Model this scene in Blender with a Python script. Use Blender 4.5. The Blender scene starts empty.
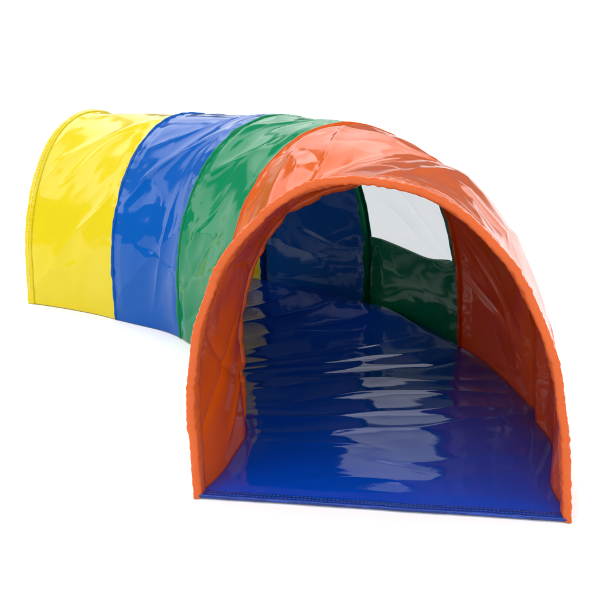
import bpy, math, random
import numpy as np

S = 0.75                      # the tunnel is 0.75 m wide; all layout numbers below are in tunnel widths
C = bpy.context.scene.collection
scn = bpy.context.scene

# ------------------------------------------------------------------ noise
def _hash(ix, iy, seed):
    h = (ix.astype(np.int64) * 374761393 + iy.astype(np.int64) * 668265263 + seed * 974634777) & 0xffffffff
    h = ((h ^ (h >> 13)) * 1274126177) & 0xffffffff
    return ((h ^ (h >> 16)) & 0xffff) / 65535.0 * 2 * np.pi
def perlin(x, y, seed=0):
    x, y = np.broadcast_arrays(np.asarray(x, float), np.asarray(y, float))
    ix, iy = np.floor(x), np.floor(y); fx, fy = x - ix, y - iy
    def g(dx, dy):
        a = _hash(ix + dx, iy + dy, seed)
        return np.cos(a) * (fx - dx) + np.sin(a) * (fy - dy)
    u = fx ** 3 * (fx * (fx * 6 - 15) + 10); v = fy ** 3 * (fy * (fy * 6 - 15) + 10)
    a = g(0, 0) * (1 - u) + g(1, 0) * u; b = g(0, 1) * (1 - u) + g(1, 1) * u
    return (a * (1 - v) + b * v) * 1.5
def fbm(x, y, seed, octv=3):
    r = 0; a = 1.0
    for k in range(octv):
        r = r + a * perlin(x * 2 ** k, y * 2 ** k, seed + 17 * k); a *= .5
    return r
def ridged(x, y, seed):
    n = perlin(x, y, seed)
    return 1 - 2 * np.sqrt(n * n + .0006)
def sstep(a, b, x):
    t = np.clip((x - a) / (b - a), 0, 1); return t * t * (3 - 2 * t)

# ------------------------------------------------------------------ the tunnel's arch frames: x, y, heading, lean, height, skew
HO = np.array([
    (0.000, 0.000, 0.000, 0.102, 0.878, -0.072),
    (0.000, 0.680, 0.265, 0.085, 0.900, -0.040),
    (-0.198, 1.270, 0.484, 0.073, 0.929, -0.002),
    (-0.568, 1.799, 0.711, -0.139, 0.934, -0.083),
    (-1.053, 2.142, 1.000, -0.002, 0.912, -0.016),
    (-1.674, 2.424, 1.215, -0.019, 0.904, 0.005)])
NP_, LEG = 2.084, 0.204
def hoop_at(s):
    s = np.asarray(s, float)
    i = np.clip(np.floor(s).astype(int), 0, len(HO) - 2); u = s - i
    A, B = HO[i], HO[i + 1]
    L = np.hypot(B[..., 0] - A[..., 0], B[..., 1] - A[..., 1])
    r = A + (B - A) * u[..., None]
    h00 = 2*u**3-3*u*u+1; h10 = u**3-2*u*u+u; h01 = -2*u**3+3*u*u; h11 = u**3-u*u
    x = h00*A[..., 0] + h10*L*-np.sin(A[..., 2]) + h01*B[..., 0] + h11*L*-np.sin(B[..., 2])
    y = h00*A[..., 1] + h10*L*np.cos(A[..., 2]) + h01*B[..., 1] + h11*L*np.cos(B[..., 2])
    r[..., 0] = x; r[..., 1] = y
    return r
_T = np.linspace(0, np.pi, 721)
_c, _s = np.cos(_T), np.sin(_T)
_px = np.r_[.5, .5 * np.sign(_c) * np.abs(_c) ** (2 / NP_), -.5]
_pz = np.r_[0, LEG + (.91 - LEG) * np.abs(_s) ** (2 / NP_), 0]
_pl = np.r_[0, np.cumsum(np.hypot(np.diff(_px), np.diff(_pz)))]; PLEN = _pl[-1]; _pl = _pl / PLEN
def base_pt(s, w):
    """point of the undisplaced tunnel skin: s along the hoops, w round the arch (0 right foot, 1 left foot)"""
    s, w = np.broadcast_arrays(np.asarray(s, float), np.asarray(w, float))
    h = hoop_at(s)
    px = np.interp(w, _pl, _px); pz0 = np.interp(w, _pl, _pz)
    k = (h[..., 4] - LEG) / (.91 - LEG)
    pz = np.where(pz0 > LEG, LEG + (pz0 - LEG) * k, pz0)
    px = px + h[..., 5] * pz
    t = h[..., 2]; ln = h[..., 3]
    return np.stack([h[..., 0] + px*np.cos(t) - ln*pz*np.sin(t), h[..., 1] + px*np.sin(t) + ln*pz*np.cos(t), pz], -1)
def normal(s, w, e=1e-3):
    s, w = np.broadcast_arrays(np.asarray(s, float), np.asarray(w, float))
    sa = np.clip(s - e, 0, 4.999); sb = np.clip(s + e, 0.0, 4.999)
    du = base_pt(sb, w) - base_pt(sa, w)
    dw = base_pt(s, np.clip(w + e, 0, 1)) - base_pt(s, np.clip(w - e, 0, 1))
    n = np.cross(du, dw)
    n /= np.linalg.norm(n, axis=-1, keepdims=True) + 1e-12
    return n              # outward

SEG_LEN = np.hypot(*np.diff(HO[:, :2], axis=0).T)
# hand-laid and random tension folds per bay: (s0, w0, s1, w1, amplitude, width, sharpness)
_r = random.Random(11)
FOLDS = {i: [] for i in range(5)}
def rnd_folds(i, n, amp, wd, w_lo=.05, w_hi=.95, drift=.16):
    for _ in range(n):
        u0 = _r.choice((0.0, 0.0, _r.uniform(.1, .5))); u1 = _r.choice((1.0, 1.0, _r.uniform(.5, .9)))
        w0 = _r.uniform(w_lo, w_hi); w1 = min(.99, max(.01, w0 + _r.uniform(-.25, 1) * drift))
        a = amp * _r.uniform(.5, 1.2) * _r.choice((1, 1, -1))
        FOLDS[i].append((i + u0, w0, i + u1, w1, a, wd * _r.uniform(.6, 1.5)))
rnd_folds(0, 7, .006, .030, drift=.10)
rnd_folds(1, 11, .008, .030)
rnd_folds(2, 13, .008, .028)
rnd_folds(3, 11, .009, .032, drift=.2)
rnd_folds(4, 9, .008, .038, drift=.2)
# long diagonals seen on the blue and green roof and on the orange roof
FOLDS[3] += [(3.05, .50, 3.95, .66, .016, .03), (3.0, .57, 3.9, .76, .014, .03), (3.15, .62, 3.5, .97, .009, .03)]
FOLDS[2] += [(2.05, .50, 2.95, .60, .014, .025), (2.1, .60, 2.95, .70, .012, .025), (2.35, .70, 2.9, .82, .010, .03), (2.1, .80, 2.5, .99, .010, .03)]
FOLDS[1] += [(1.05, .62, 1.95, .50, .014, .03), (1.1, .70, 1.9, .60, .012, .03), (1.0, .40, 1.9, .52, .010, .03), (1.1, .06, 1.9, .20, -.012, .03)]
FOLDS[0] += [(.1, .50, .8, .40, .008, .03), (.05, .34, .9, .26, .010, .03), (.1, .60, .9, .66, .008, .03), (.1, .16, .95, .08, .012, .03), (.25, .02, .8, .20, .016, .022), (.1, .80, .95, .93, .010, .02), (.05, .955, .75, .80, .010, .02), (.4, .99, .9, .86, -.012, .02), (.05, .70, .9, .78, .007, .02)]
FOLDS[4] += [(4.1, .55, 4.9, .74, .012, .04), (4.05, .72, 4.8, .95, .012, .045)]

def disp(s, w):
    s, w = np.broadcast_arrays(np.asarray(s, float), np.asarray(w, float))
    i = np.clip(np.floor(s).astype(int), 0, 4); u = s - i
    bell = np.clip(4 * u * (1 - u), 0, 1)
    env = sstep(0, .14, u) * sstep(0, .14, 1 - u)
    foot = sstep(-.005, .05, w) * sstep(-.005, .05, 1 - w)
    X = np.interp(s, np.arange(6), np.r_[0, np.cumsum(SEG_LEN)]); Y = w * PLEN
    sag = np.array([.010, .010, .010, .012, .010])[i]
    d = -sag * bell ** .8 * (.35 + .65 * np.sin(np.pi * np.clip(w, 0, 1)))
    d = d + env * (.016 * perlin(X * 2.4 + .8 * Y, Y * 1.8, 5) + .0045 * ridged(.9 * X + .9 * Y + .1 * perlin(X * 3, Y * 3, 24), 2.3 * Y - 2.0 * X, 23) + .0030 * ridged(1.2 * X - 2.0 * Y, 3.4 * Y + 1.6 * X, 25) + .0018 * perlin(X * 5 - Y, Y * 5, 41) + .0010 * ridged(X * 5 + 2 * Y, Y * 8 - 4 * X, 43)) * (.35 + .65 * foot)
    # gathers at the frames
    near = np.exp(-np.minimum(u, 1 - u) / .07)
    d = d + .0035 * near * sstep(0, .03, np.minimum(u, 1 - u)) * perlin(Y * 22 + 9 * i, X * 4, 71)
    for k in range(5):
        m = i == k
        if not m.any(): continue
        for (s0, w0, s1, w1, a, wd) in FOLDS[k]:
            Lx = (s1 - s0) * SEG_LEN[k]; Ly = (w1 - w0) * PLEN; L = math.hypot(Lx, Ly)
            qx = (s[m] - s0) * SEG_LEN[k]; qy = (w[m] - w0) * PLEN
            t = (qx * Lx + qy * Ly) / (L * L); n = (-qx * Ly + qy * Lx) / L
            n = n + .02 * np.sin(t * 3.0 + a * 900) + .012 * np.sin(t * 7 + w0 * 40)
            taper = sstep(-.08, .25, t) * sstep(-.08, .25, 1 - t)
            f = np.exp(-np.sqrt(n * n + .00001) / wd) - .35 * np.exp(-(n / (wd * 3)) ** 2)
            d[m] += a * taper * f * env[m] * (.3 + .7 * foot[m])
    # slack in the frame between the two orange bays
    nk = np.exp(-((s - 1.0) / .30) ** 2)
    d = d + nk * (-.056 * np.exp(-((w - .565) / .13) ** 2) + .010 * np.exp(-((w - .85) / .09) ** 2))
    # the loose skirt of the front bay: pulled in on its right foot, waving
    low = np.exp(-(w / .11) ** 2)
    d = d - low * np.where(i == 0, sstep(0, .3, u) * sstep(0, .2, 1 - u) * .020 * (1 + .7 * np.sin(u * 8)), 0)
    lowl = np.exp(-((1 - w) / .12) ** 2)
    d = d - lowl * np.where(i == 0, bell * .018 * (1 + .4 * np.sin(u * 8)), 0)
    return d
def skin(s, w, off=0.0):
    return base_pt(s, w) + normal(s, w) * (disp(s, w) + off)[..., None]

# ------------------------------------------------------------------ meshes
def mesh_obj(name, V, F, mat, parent=None, smooth=True):
    me = bpy.data.meshes.new(name)
    me.from_pydata((np.asarray(V) * S).tolist(), [], F)
    me.update()
    if smooth: me.polygons.foreach_set('use_smooth', [True] * len(me.polygons))
    me.materials.append(mat)
    o = bpy.data.objects.new(name, me); C.objects.link(o)
    if parent: o.parent = parent
    return o
def grid_faces(nu, nw, skip=None, close_w=False, close_u=False):
    F = []
    for a in range(nu if close_u else nu - 1):
        for b in range(nw if close_w else nw - 1):
            if skip and skip(a, b): continue
            a2, b2 = (a + 1) % nu, (b + 1) % nw
            F.append((a * nw + b, a * nw + b2, a2 * nw + b2, a2 * nw + b))
    return F
def solid(o, th, offset=-1):
    m = o.modifiers.new('thickness', 'SOLIDIFY'); m.thickness = th * S; m.offset = offset; m.use_even_offset = False
def lab(o, text): o['label'] = text

# ------------------------------------------------------------------ materials
def vinyl(name, col, rough=.065, var=.05, spec=.36, bump=.05, thin=0.0):
    m = bpy.data.materials.new(name); m.use_nodes = True
    nt = m.node_tree; N = nt.nodes; L = nt.links
    b = N['Principled BSDF']
    tc = N.new('ShaderNodeTexCoord')
    n1 = N.new('ShaderNodeTexNoise'); n1.inputs['Scale'].default_value = 7; n1.inputs['Detail'].default_value = 5
    L.new(tc.outputs['Object'], n1.inputs['Vector'])
    mx = N.new('ShaderNodeMix'); mx.data_type = 'RGBA'
    mx.inputs[6].default_value = (*[c * (1 - var) for c in col], 1)
    mx.inputs[7].default_value = (*[min(.95, c * (1 + var) + .004 * var) for c in col], 1)
    L.new(n1.outputs['Fac'], mx.inputs[0]); L.new(mx.outputs[2], b.inputs['Base Color'])
    mr = N.new('ShaderNodeMapRange'); mr.inputs[1].default_value = .3; mr.inputs[2].default_value = .7
    mr.inputs[3].default_value = rough * .7; mr.inputs[4].default_value = rough * 1.35
    n3 = N.new('ShaderNodeTexNoise'); n3.inputs['Scale'].default_value = 16; n3.inputs['Detail'].default_value = 4
    L.new(tc.outputs['Object'], n3.inputs['Vector'])
    L.new(n3.outputs['Fac'], mr.inputs[0]); L.new(mr.outputs[0], b.inputs['Roughness'])
    b.inputs['Specular IOR Level'].default_value = spec
    n2 = N.new('ShaderNodeTexNoise'); n2.inputs['Scale'].default_value = 28; n2.inputs['Detail'].default_value = 3
    n2.inputs['Distortion'].default_value = .6
    L.new(tc.outputs['Object'], n2.inputs['Vector'])
    bp = N.new('ShaderNodeBump'); bp.inputs['Strength'].default_value = bump; bp.inputs['Distance'].default_value = .004
    L.new(n2.outputs['Fac'], bp.inputs['Height']); L.new(bp.outputs[0], b.inputs['Normal'])
    if thin:                                  # light glows through the thin sheet
        t = N.new('ShaderNodeBsdfTranslucent'); L.new(mx.outputs[2], t.inputs[0]); L.new(bp.outputs[0], t.inputs['Normal'])
        ms = N.new('ShaderNodeMixShader'); ms.inputs[0].default_value = thin
        L.new(b.outputs[0], ms.inputs[1]); L.new(t.outputs[0], ms.inputs[2]); L.new(ms.outputs[0], N['Material Output'].inputs['Surface'])
    return m
YEL = vinyl('yellow_vinyl', (.70, .565, .010), rough=.11, spec=.30, thin=.10)
BLU = vinyl('blue_vinyl', (.001, .080, .36), spec=.17)
GRN = vinyl('green_vinyl', (.001, .185, .072), spec=.17)
ORG = vinyl('orange_vinyl', (.70, .113, .009), rough=.08, spec=.28, thin=.22)
ORH = vinyl('orange_hem_vinyl', (.60, .100, .013), rough=.22, bump=.2, var=.08, spec=.3)
FLR = vinyl('blue_floor_vinyl', (.0008, .048, .42), rough=.055, bump=.04, spec=.42)
BLH = vinyl('blue_hem_vinyl', (.001, .030, .24), rough=.3, bump=.3)
def thread(name, col):
    m = bpy.data.materials.new(name); m.use_nodes = True
    nt = m.node_tree; b = nt.nodes['Principled BSDF']
    w = nt.nodes.new('ShaderNodeTexNoise'); w.inputs['Scale'].default_value = 300
    mx = nt.nodes.new('ShaderNodeMix'); mx.data_type = 'RGBA'
    mx.inputs[6].default_value = (*[c * .8 for c in col], 1); mx.inputs[7].default_value = (*col, 1)
    nt.links.new(w.outputs['Fac'], mx.inputs[0]); nt.links.new(mx.outputs[2], b.inputs['Base Color'])
    b.inputs['Roughness'].default_value = .7
    return m
TH_B = thread('pale_blue_thread', (.03, .10, .42)); TH_Y = thread('pale_yellow_thread', (.95, .85, .40)); TH_O = thread('orange_thread', (.62, .10, .02))
def clear_film():
    m = bpy.data.materials.new('clear_window_film'); m.use_nodes = True
    nt = m.node_tree; N = nt.nodes; L = nt.links
    N.remove(N['Principled BSDF']); out = N['Material Output']
    tr = N.new('ShaderNodeBsdfTransparent'); tr.inputs[0].default_value = (.435, .450, .463, 1)
    gl = N.new('ShaderNodeBsdfGlossy'); gl.inputs['Roughness'].default_value = .06
    fr = N.new('ShaderNodeFresnel'); fr.inputs[0].default_value = 1.22
    tc = N.new('ShaderNodeTexCoord'); n = N.new('ShaderNodeTexNoise'); n.inputs['Scale'].default_value = 9
    bp = N.new('ShaderNodeBump'); bp.inputs['Strength'].default_value = .06; bp.inputs['Distance'].default_value = .004
    L.new(tc.outputs['Object'], n.inputs['Vector']); L.new(n.outputs['Fac'], bp.inputs['Height'])
    L.new(bp.outputs[0], gl.inputs['Normal']); L.new(bp.outputs[0], fr.inputs['Normal'])
    mx = N.new('ShaderNodeMixShader'); L.new(fr.outputs[0], mx.inputs[0]); L.new(tr.outputs[0], mx.inputs[1]); L.new(gl.outputs[0], mx.inputs[2])
    L.new(mx.outputs[0], out.inputs['Surface'])
    return m
FILM = clear_film()

# ------------------------------------------------------------------ the tunnel
root = bpy.data.objects.new('play_tunnel', None); C.objects.link(root)
root['label'] = 'curved crawl-through play tunnel of shiny yellow, blue, green and orange vinyl with open arched ends'
root['category'] = 'play tunnel'

TH = .004
def panel(name, s0, s1, mat, nu, nw, text):
    s = np.linspace(s0, s1 - 1e-5, nu)[:, None]; w = np.linspace(0, 1, nw)[None, :]
    o = mesh_obj(name, skin(s, w).reshape(-1, 3), grid_faces(nu, nw), mat, root)
    solid(o, TH, 1); lab(o, text); return o

panel('fabric_panel', 0, 1.0, ORG, 170, 460, 'orange front bay panel behind the entrance rim')
panel('fabric_panel', 1.0, 2.0, ORG, 150, 460, 'orange roof and side panel next to the green one')
panel('fabric_panel', 3.0, 4.0, BLU, 160, 460, 'blue panel between green and yellow')
panel('fabric_panel', 4.0, 4.985, YEL, 170, 460, 'yellow panel at the far end')

# green bay with the window let into its outer wall
nu, nw = 141, 321
iu0, iu1, jw0, jw1 = 10, 136, 54, 124
U = np.zeros((nu, nw)); W = np.zeros((nu, nw))
ua = np.linspace(0, 1, nu)
for a in range(nu):
    u = ua[a]
    wb = .148 + .0025 * math.sin(u * 7 + 1) - .006 * math.exp(-((u - .32) / .16) ** 2)
    wt = .365 + .004 * math.sin(u * 7)
    W[a, :jw0 + 1] = np.linspace(0, wb, jw0 + 1)
    W[a, jw0:jw1 + 1] = np.linspace(wb, wt, jw1 - jw0 + 1)
    W[a, jw1:] = np.linspace(wt, 1, nw - jw1)
    U[a, :] = 2 + min(u, .99999)
G = skin(U, W)
o = mesh_obj('fabric_panel', G.reshape(-1, 3), grid_faces(nu, nw, lambda a, b: iu0 <= a < iu1 and jw0 <= b < jw1), GRN, root)
solid(o, TH, 1); lab(o, 'green panel with a window in its outer wall')
Wn = skin(U[iu0:iu1 + 1, jw0:jw1 + 1], W[iu0:iu1 + 1, jw0:jw1 + 1], -.002)
o = mesh_obj('window', Wn.reshape(-1, 3), grid_faces(iu1 - iu0 + 1, jw1 - jw0 + 1), FILM, root)
lab(o, 'clear greyish film window in the green outer wall')

# tubes that follow a frame -----------------------------------------------------------------
def along(s, w0, w1, n, off):
    w = np.linspace(w0, w1, n); return skin(np.full(n, s), w, off if np.ndim(off) else np.full(n, off))
def tube(name, P, rad, mat, k=12, squash=None, parent=root, ends=True):
    P = np.asarray(P); n = len(P)
    T = np.gradient(P, axis=0); T /= np.linalg.norm(T, axis=1, keepdims=True)
    ref = np.cross(T, np.gradient(T, axis=0)); 
    m = ref.mean(0); m = m if np.linalg.norm(m) > 1e-9 else np.array([0, 0, 1.])
    m /= np.linalg.norm(m)
    A = m - T * (T @ m)[:, None]; A /= np.linalg.norm(A, axis=1, keepdims=True)
    B = np.cross(T, A)
    rad = np.broadcast_to(np.asarray(rad, float), (n,))
    ang = np.linspace(0, 2 * np.pi, k, endpoint=False)
    sa, sb = squash or (1, 1)
    V = P[:, None] + rad[:, None, None] * (sa * np.cos(ang)[None, :, None] * A[:, None] + sb * np.sin(ang)[None, :, None] * B[:, None])
    F = grid_faces(n, k, close_w=True)
    if ends: F += [tuple(range(k))[::-1], tuple((n - 1) * k + q for q in range(k))]
    return mesh_obj(name, V.reshape(-1, 3), F, mat, parent)

# inner sleeves that hold the hoops
def sleeve(s, mat, r, text, droop=0.0):
    n = 420; w = np.linspace(.002, .998, n)
    r_ = r * (1 + (.30 * perlin(w * 23, 0 * w + s * 3, 90) + .2 * perlin(w * 60, 0 * w + s * 3, 96)) - .25 * np.clip(ridged(w * 13, 0 * w + s * 7, 92) - .62, 0, 1) / .38)
    r_ = r_ * (1 if droop == 0 else .12 + .88 * sstep(.40, .52, w) * (.25 + .75 * sstep(0, .08, 1 - w)))
    hang = droop * np.exp(-((w - .53) / .10) ** 2)
    P = skin(np.full(n, s), w) + normal(np.full(n, s), w) * (-(r_ * .8 + .004) - hang * .8 + .004 * perlin(w * 17, 0 * w + s, 93))[:, None]
    o = tube('hoop_sleeve', P, r_, mat, 16, (1.1 + (hang / r_)[:, None, None] * .9, 2.3)); lab(o, text)
sleeve(1.0, ORG, .0075, 'orange hoop sleeve inside the orange bays', .052)
sleeve(2.0, ORG, .0055, 'orange hoop sleeve by the green bay')
sleeve(3.012, GRN, .009, 'green hoop sleeve by the blue bay')
sleeve(4.0, BLU, .008, 'blue hoop sleeve by the yellow bay')

# welts on the outer seams
def welt(s, mat, text):
    n = 400; w = np.linspace(0.0, 1.0, n)
    P = skin(np.full(n, s), w) + normal(np.full(n, s), w) * (.0002 + .0006 * perlin(w * 60, w * 0 + s, 95))[:, None]
    o = tube('seam_welt', P, .0014, mat, 8, (.7, 2.0)); lab(o, text)
welt(2.0, ORG, 'orange welt on the orange and green seam')
welt(2.998, GRN, 'green welt on the green and blue seam')
welt(4.0, BLU, 'blue welt on the blue and yellow seam')

# entrance rim: a hem folded round the first hoop, lofted from one closed cross-section
def rim(name, s_front, direction, depth, mat, text, seed, amp=1.0):
    n = 1500; w = np.linspace(0.0, 1.0, n)
    Y = w * PLEN
    # cross-section (back along the tunnel, outward)
    sec = [(depth * 1.15, .003), (depth * .8, .0045), (depth * .45, .006), (.010, .0065), (.001, .0058), (-.003, .0042), (-.0048, .0015), (-.0042, -.003),
           (-.001, -.0105), (.002, -.0150), (.006, -.0172), (.018, -.0188), (depth * .5, -.020), (depth * .85, -.019), (depth * 1.02, -.015), (depth * 1.05, -.007), (depth * 1.1, -.003)]
    k = len(sec); V = np.zeros((n, k, 3))
    s0 = np.full(n, s_front)
    P0 = base_pt(s0, w); N0 = normal(s0, w)
    h = hoop_at(s0[:1])[0]; t = h[2]
    back = np.array([-math.sin(t), math.cos(t), 0]) * direction
    crest = .0026 * np.abs(perlin(Y * 34, 0 * Y, seed)) + .0010 * perlin(Y * 70, 0 * Y, seed + 1) + (.006 * perlin(Y * 5, 0 * Y, seed + 2)) * sstep(0, .1, w) * sstep(0, .1, 1 - w)
    crest = crest * amp
    inner = .006 * perlin(Y * 9, 0 * Y, seed + 3) + .002 * perlin(Y * 45, 0 * Y, seed + 4)
    for q, (bk, o_) in enumerate(sec):
        fr = math.exp(-(bk / .02) ** 2)
        pk = .0010 * perlin(Y * 34, 0 * Y + bk * 24, seed + 6) + .0011 * ridged(Y * 42 + bk * 90, Y * 7 + bk * 15, seed + 7) + .0012 * ridged(Y * 9 + bk * 40, Y * 2 + bk * 9, seed + 8)
        off = o_ + fr * crest * 1.2 + pk + (inner * sstep(0, depth, bk) if o_ < -.012 else 0)
        bb = bk - fr * crest * .7 + (inner * .8 if (o_ < -.012 and bk > depth * .8) else 0)
        d0 = disp(np.clip(s0 + direction * bk / SEG_LEN[0 if direction > 0 else 4], 0, 4.99), w) if o_ > -.012 else 0
        V[:, q] = P0 + N0 * (off + d0)[:, None] + back[None] * bb[:, None]
    F = grid_faces(n, k, close_w=True) + [tuple(range(k)), tuple((n - 1) * k + q for q in range(k))[::-1]]
    o = mesh_obj(name, V.reshape(-1, 3), F, mat, root); lab(o, text)
    return o
front_rim = rim('entrance_rim', 0.0, 1, .055, ORH, 'orange puckered hem round the near opening', 200)
far_rim = rim('entrance_rim', 4.999, -1, .034, YEL, 'yellow hem round the far opening', 300, .5)

def stitches(name, P, N, T, mat, parent, ln, wd, gap):
    """a row of thread stitches along the polyline P"""
    d = np.r_[0, np.cumsum(np.linalg.norm(np.diff(P, axis=0), axis=1))]
    V, F = [], []
    for c in np.arange(gap, d[-1] - gap, gap):
        p = np.array([np.interp(c, d, P[:, q]) for q in range(3)]); nn = np.array([np.interp(c, d, N[:, q]) for q in range(3)])
        tt = np.array([np.interp(c, d, T[:, q]) for q in range(3)]); tt /= np.linalg.norm(tt); nn -= tt * (nn @ tt); nn /= np.linalg.norm(nn); bb = np.cross(nn, tt)
        i0 = len(V)
        for (a, h_) in ((-.5, -.4), (-.3, .5), (.3, .5), (.5, -.4)):
            for sgn in (-1, 1):
                V.append(p + tt * a * ln + bb * sgn * wd * .5 + nn * h_ * wd)
        for q in range(3):
            F.append((i0 + 2*q, i0 + 2*q + 1, i0 + 2*q + 3, i0 + 2*q + 2))
        F.append((i0, i0 + 2, i0 + 4, i0 + 6)); F.append((i0 + 1, i0 + 7, i0 + 5, i0 + 3))
    return mesh_obj(name, V, F, mat, parent, False)
n = 500; w = np.linspace(.02, .98, n)
sE = np.full(n, 4.999); hE = HO[5]; bE = np.array([math.sin(hE[2]), -math.cos(hE[2]), 0])
for bk in (.020,):
    P = base_pt(sE, w) + normal(sE, w) * (.0092 + disp(sE - bk / SEG_LEN[4], w))[:, None] + bE * bk
    stitches('stitching', P, normal(sE, w), np.gradient(P, axis=0), TH_Y, far_rim, .010, .0022, .016)

# ------------------------------------------------------------------ floor
_f = random.Random(5)
CREASES = [(a + _f.uniform(-.03, .03), _f.uniform(-.05, .05), _f.uniform(-.3, .3), _f.uniform(.6, 1.1), _f.uniform(.004, .011) * _f.choice((1, 1, -1)), _f.uniform(.018, .045))
           for a in (.18, .56, .70, .84, .98, 1.12, 1.25, 1.40, 1.58, 1.75, 1.95, 2.15, 2.4, 2.65, 2.9, 3.2)]
CREASES[0] = (.14, .04, -.1, .5, .0022, .02)
CREASES += [(.31, .10, .35, .30, .0024, .02), (.40, -.08, -.45, .4, .0030, .025), (.23, -.08, .1, .25, -.0018, .02)]
def floor_pt(s, t):
    """t -1 left .. 1 right"""
    s, t = np.broadcast_arrays(np.asarray(s, float), np.asarray(t, float))
    zr = skin(s, np.zeros_like(s)); zl = skin(s, np.ones_like(s))
    k = (t + 1) / 2
    P = zl + (zr - zl) * (k * .992 + .004)[..., None]
    X, Y = P[..., 0], P[..., 1]
    arc = np.interp(s, np.arange(6), np.r_[0, np.cumsum(SEG_LEN)])
    edge = sstep(0, .16, 1 - np.abs(t)); fr = sstep(0.02, .30, arc)
    q = arc + .05 * perlin(t * 1.3, arc * 1.5, 401)
    bk = .25 + .75 * sstep(.35, .85, arc)
    z = .0055 + .0045 * sstep(.03, .09, arc) + fr * bk * (.010 * perlin(t * 1.0, q * 2.6, 404) + .004 * ridged(t * .5 + 3, q * 3.0, 402)) * (.35 + .65 * edge)
    for (a0, tl, c, hw, am, wd) in CREASES:
        n = q - a0 - tl * (t - c) - .02 * np.sin(t * 3 + a0 * 9)
        z = z + am * np.exp(-np.sqrt(n * n + .00002) / wd) * np.exp(-((t - c) / hw) ** 4) * (.3 + .7 * edge)
    z = z + fr * .0030 * perlin(t * 1.5, q * 11, 405) * np.exp(-(1 - np.abs(t)) / .22) + .0012 * perlin(t * 3, arc * 4, 406) * edge + fr * .0007 * ridged(t * 1.5 + .6 * q, q * 5.5, 408) + fr * .0005 * perlin(t * 4, q * 12, 409)
    z = z + .045 * np.exp(-((s - 2.7) / .35) ** 2 - ((t - .75) / .32) ** 2)
    z = z + .030 * np.exp(-((s - 3.6) / .4) ** 2 - ((t - .7) / .4) ** 2)
    z = .004 + (z - .004) * (.25 + .75 * sstep(0, .10, 1 - np.abs(t)))
    P = P.copy(); P[..., 2] = np.maximum(z, .004)
    return P
nu, nw = 620, 130
s = np.linspace(0.0, 4.985, nu)[:, None]; t = np.linspace(-1, 1, nw)[None, :]
fl = mesh_obj('floor_mat', floor_pt(s, t).reshape(-1, 3), [f[::-1] for f in grid_faces(nu, nw)], FLR, root)
solid(fl, .004, 0); lab(fl, 'glossy blue vinyl floor with cross wrinkles')
# front hem of the floor
n = 300; x = np.linspace(-.492, .494, n)
zz = .0070 + .0015 * perlin(x * 8, x * 0, 410); yy = .006 + .004 * perlin(x * 5, x * 0, 411) + .002 * perlin(x * 23, x * 0, 412)
sec = [(-.003, -.006), (-.007, -.002), (-.006, .002), (-.002, .0035), (.012, .0036), (.026, .0026), (.030, .000), (.026, -.003), (.010, -.006)]
V = np.zeros((n, len(sec), 3))
for q, (a, b) in enumerate(sec):
    V[:, q, 0] = x; V[:, q, 1] = yy + a + .0008 * perlin(x * 60, x * 0 + q, 413); V[:, q, 2] = np.maximum(zz + b + .0008 * perlin(x * 40, x * 0 + q * .6, 414), .001)
kk = len(sec)
hem = mesh_obj('hem', V.reshape(-1, 3), grid_faces(n, kk, close_w=True) + [tuple(range(kk)), tuple((n - 1) * kk + q for q in range(kk))[::-1]], BLH, fl)
lab(hem, 'stitched blue hem along the front edge of the floor')
up = np.tile(np.array([0, -.3, 1.]), (n, 1))
for a, b in ((.003, .0042), (.017, .0040)):
    P = np.stack([x, yy + a, zz + b + .0004], 1)[6:-6]
    stitches('stitching', P, up[6:-6], np.gradient(P, axis=0), TH_B, fl, .0075, .0013, .0110)

# ------------------------------------------------------------------ ground
def ground():
    m = bpy.data.materials.new('white_ground'); m.use_nodes = True
    nt = m.node_tree; b = nt.nodes['Principled BSDF']
    tc = nt.nodes.new('ShaderNodeTexCoord'); nz = nt.nodes.new('ShaderNodeTexNoise'); nz.inputs['Scale'].default_value = 3
    mx = nt.nodes.new('ShaderNodeMix'); mx.data_type = 'RGBA'
    mx.inputs[6].default_value = (.93, .93, .93, 1); mx.inputs[7].default_value = (.95, .95, .95, 1)
    nt.links.new(tc.outputs['Object'], nz.inputs['Vector']); nt.links.new(nz.outputs['Fac'], mx.inputs[0]); nt.links.new(mx.outputs[2], b.inputs['Base Color'])
    b.inputs['Roughness'].default_value = .8; b.inputs['Specular IOR Level'].default_value = .2
    R = 300
    o = mesh_obj('ground', [(-R, -R, -.003), (R, -R, -.003), (R, R, -.003), (-R, R, -.003)], [(0, 1, 2, 3)], m, None, False)
    o['kind'] = 'structure'; o['label'] = 'plain white ground under the tunnel'; o['category'] = 'ground'
ground()

# ------------------------------------------------------------------ light: bright overcast, dark surroundings behind the viewer
wd = bpy.data.worlds.new('World'); scn.world = wd; wd.use_nodes = True
nt = wd.node_tree; N = nt.nodes; L = nt.links
bg = N['Background']
tc = N.new('ShaderNodeTexCoord')
sep = N.new('ShaderNodeSeparateXYZ'); L.new(tc.outputs['Generated'], sep.inputs[0])
def math_(op, a, b=None, c=None, clamp=False):
    m = N.new('ShaderNodeMath'); m.operation = op; m.use_clamp = clamp
    for k, v in enumerate((a, b, c)):
        if v is None: continue
        if isinstance(v, (int, float)): m.inputs[k].default_value = v
        else: L.new(v, m.inputs[k])
    return m.outputs[0]
def mrange(v, a, b, c=0., d=1.):
    m = N.new('ShaderNodeMapRange'); m.interpolation_type = 'SMOOTHSTEP'
    L.new(v, m.inputs[0]); m.inputs[1].default_value = a; m.inputs[2].default_value = b; m.inputs[3].default_value = c; m.inputs[4].default_value = d
    return m.outputs[0]
cl = N.new('ShaderNodeTexNoise'); cl.inputs['Scale'].default_value = 2.2; cl.inputs['Detail'].default_value = 1.2; L.new(tc.outputs['Generated'], cl.inputs['Vector'])
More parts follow.
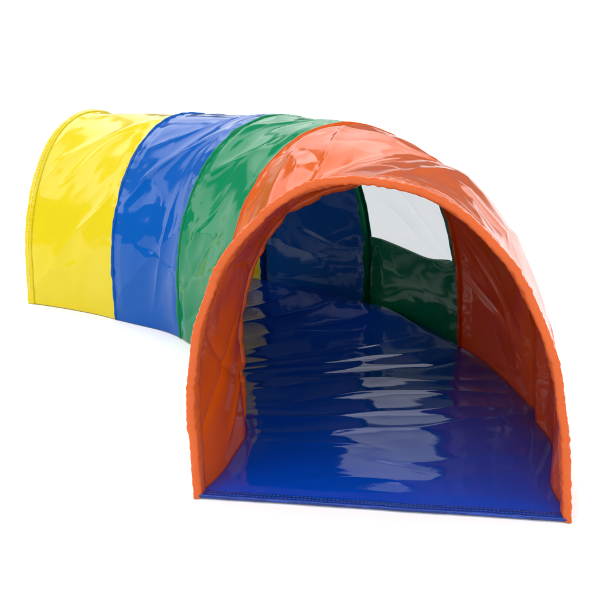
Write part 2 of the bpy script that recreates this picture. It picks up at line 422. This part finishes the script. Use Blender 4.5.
tr = N.new('ShaderNodeTexNoise'); tr.inputs['Scale'].default_value = 7; tr.inputs['Detail'].default_value = 5; L.new(tc.outputs['Generated'], tr.inputs['Vector'])
Z, Y = sep.outputs['Z'], sep.outputs['Y']
rear = mrange(Y, .05, .55)                                   # 1 beyond the tunnel, 0 overhead and behind the viewer
low = mrange(Z, .50, .42)
dim = math_('MULTIPLY', rear, low)
over = mrange(cl.outputs['Fac'], .48, .54, .42, 3.9)        # overhead cloud
behind = mrange(cl.outputs['Fac'], .45, .50, .22, 1.9)       # patchy cloud low beyond the tunnel
sky = math_('ADD', math_('MULTIPLY', over, math_('SUBTRACT', 1.0, dim)), math_('MULTIPLY', behind, dim))
hgt = math_('MULTIPLY_ADD', tr.outputs['Fac'], .45, .02)     # tree line behind the viewer
hgt = math_('ADD', hgt, mrange(Y, -.1, .6, .05, -.8))
tree = mrange(math_('SUBTRACT', Z, hgt), -.01, .02)
val = math_('ADD', math_('MULTIPLY', sky, tree), math_('MULTIPLY', math_('SUBTRACT', 1.0, tree), .22))
haze = math_('MULTIPLY', mrange(Z, .080, .058), mrange(Y, .3, .6, 0., 1.32))   # white horizon beyond the tunnel
val = math_('MAXIMUM', val, haze)
val = math_('MULTIPLY', val, .83)
L.new(val, bg.inputs['Strength']); bg.inputs['Color'].default_value = (.985, .99, 1, 1)

# ------------------------------------------------------------------ camera
cam = bpy.data.cameras.new('camera'); co = bpy.data.objects.new('camera', cam); C.objects.link(co)
f, px, py, pz, yaw, pit, roll = 953.398, .13944, -2.34171, 1.19088, -.14748, .25437, -.00307
from mathutils import Vector, Matrix
fwd = Vector((math.sin(yaw) * math.cos(pit), math.cos(yaw) * math.cos(pit), -math.sin(pit)))
rt = Vector((math.cos(yaw), -math.sin(yaw), 0)); upv = rt.cross(fwd)
r2 = rt * math.cos(roll) + upv * math.sin(roll); u2 = upv * math.cos(roll) - rt * math.sin(roll)
M = Matrix((r2, u2, -fwd)).transposed().to_4x4(); M.translation = Vector((px, py, pz)) * S
co.matrix_world = M
cam.sensor_width = 36; cam.lens = 36 * f / 600; cam.clip_end = 1000; cam.clip_start = .01
scn.camera = co
scn.view_settings.view_transform = 'Standard'; scn.view_settings.look = 'None'
scn.view_settings.exposure = 0; scn.view_settings.gamma = 1; scn.view_settings.use_curve_mapping = False
scn.render.engine = 'CYCLES'; scn.cycles.max_bounces = 8; scn.cycles.transparent_max_bounces = 12
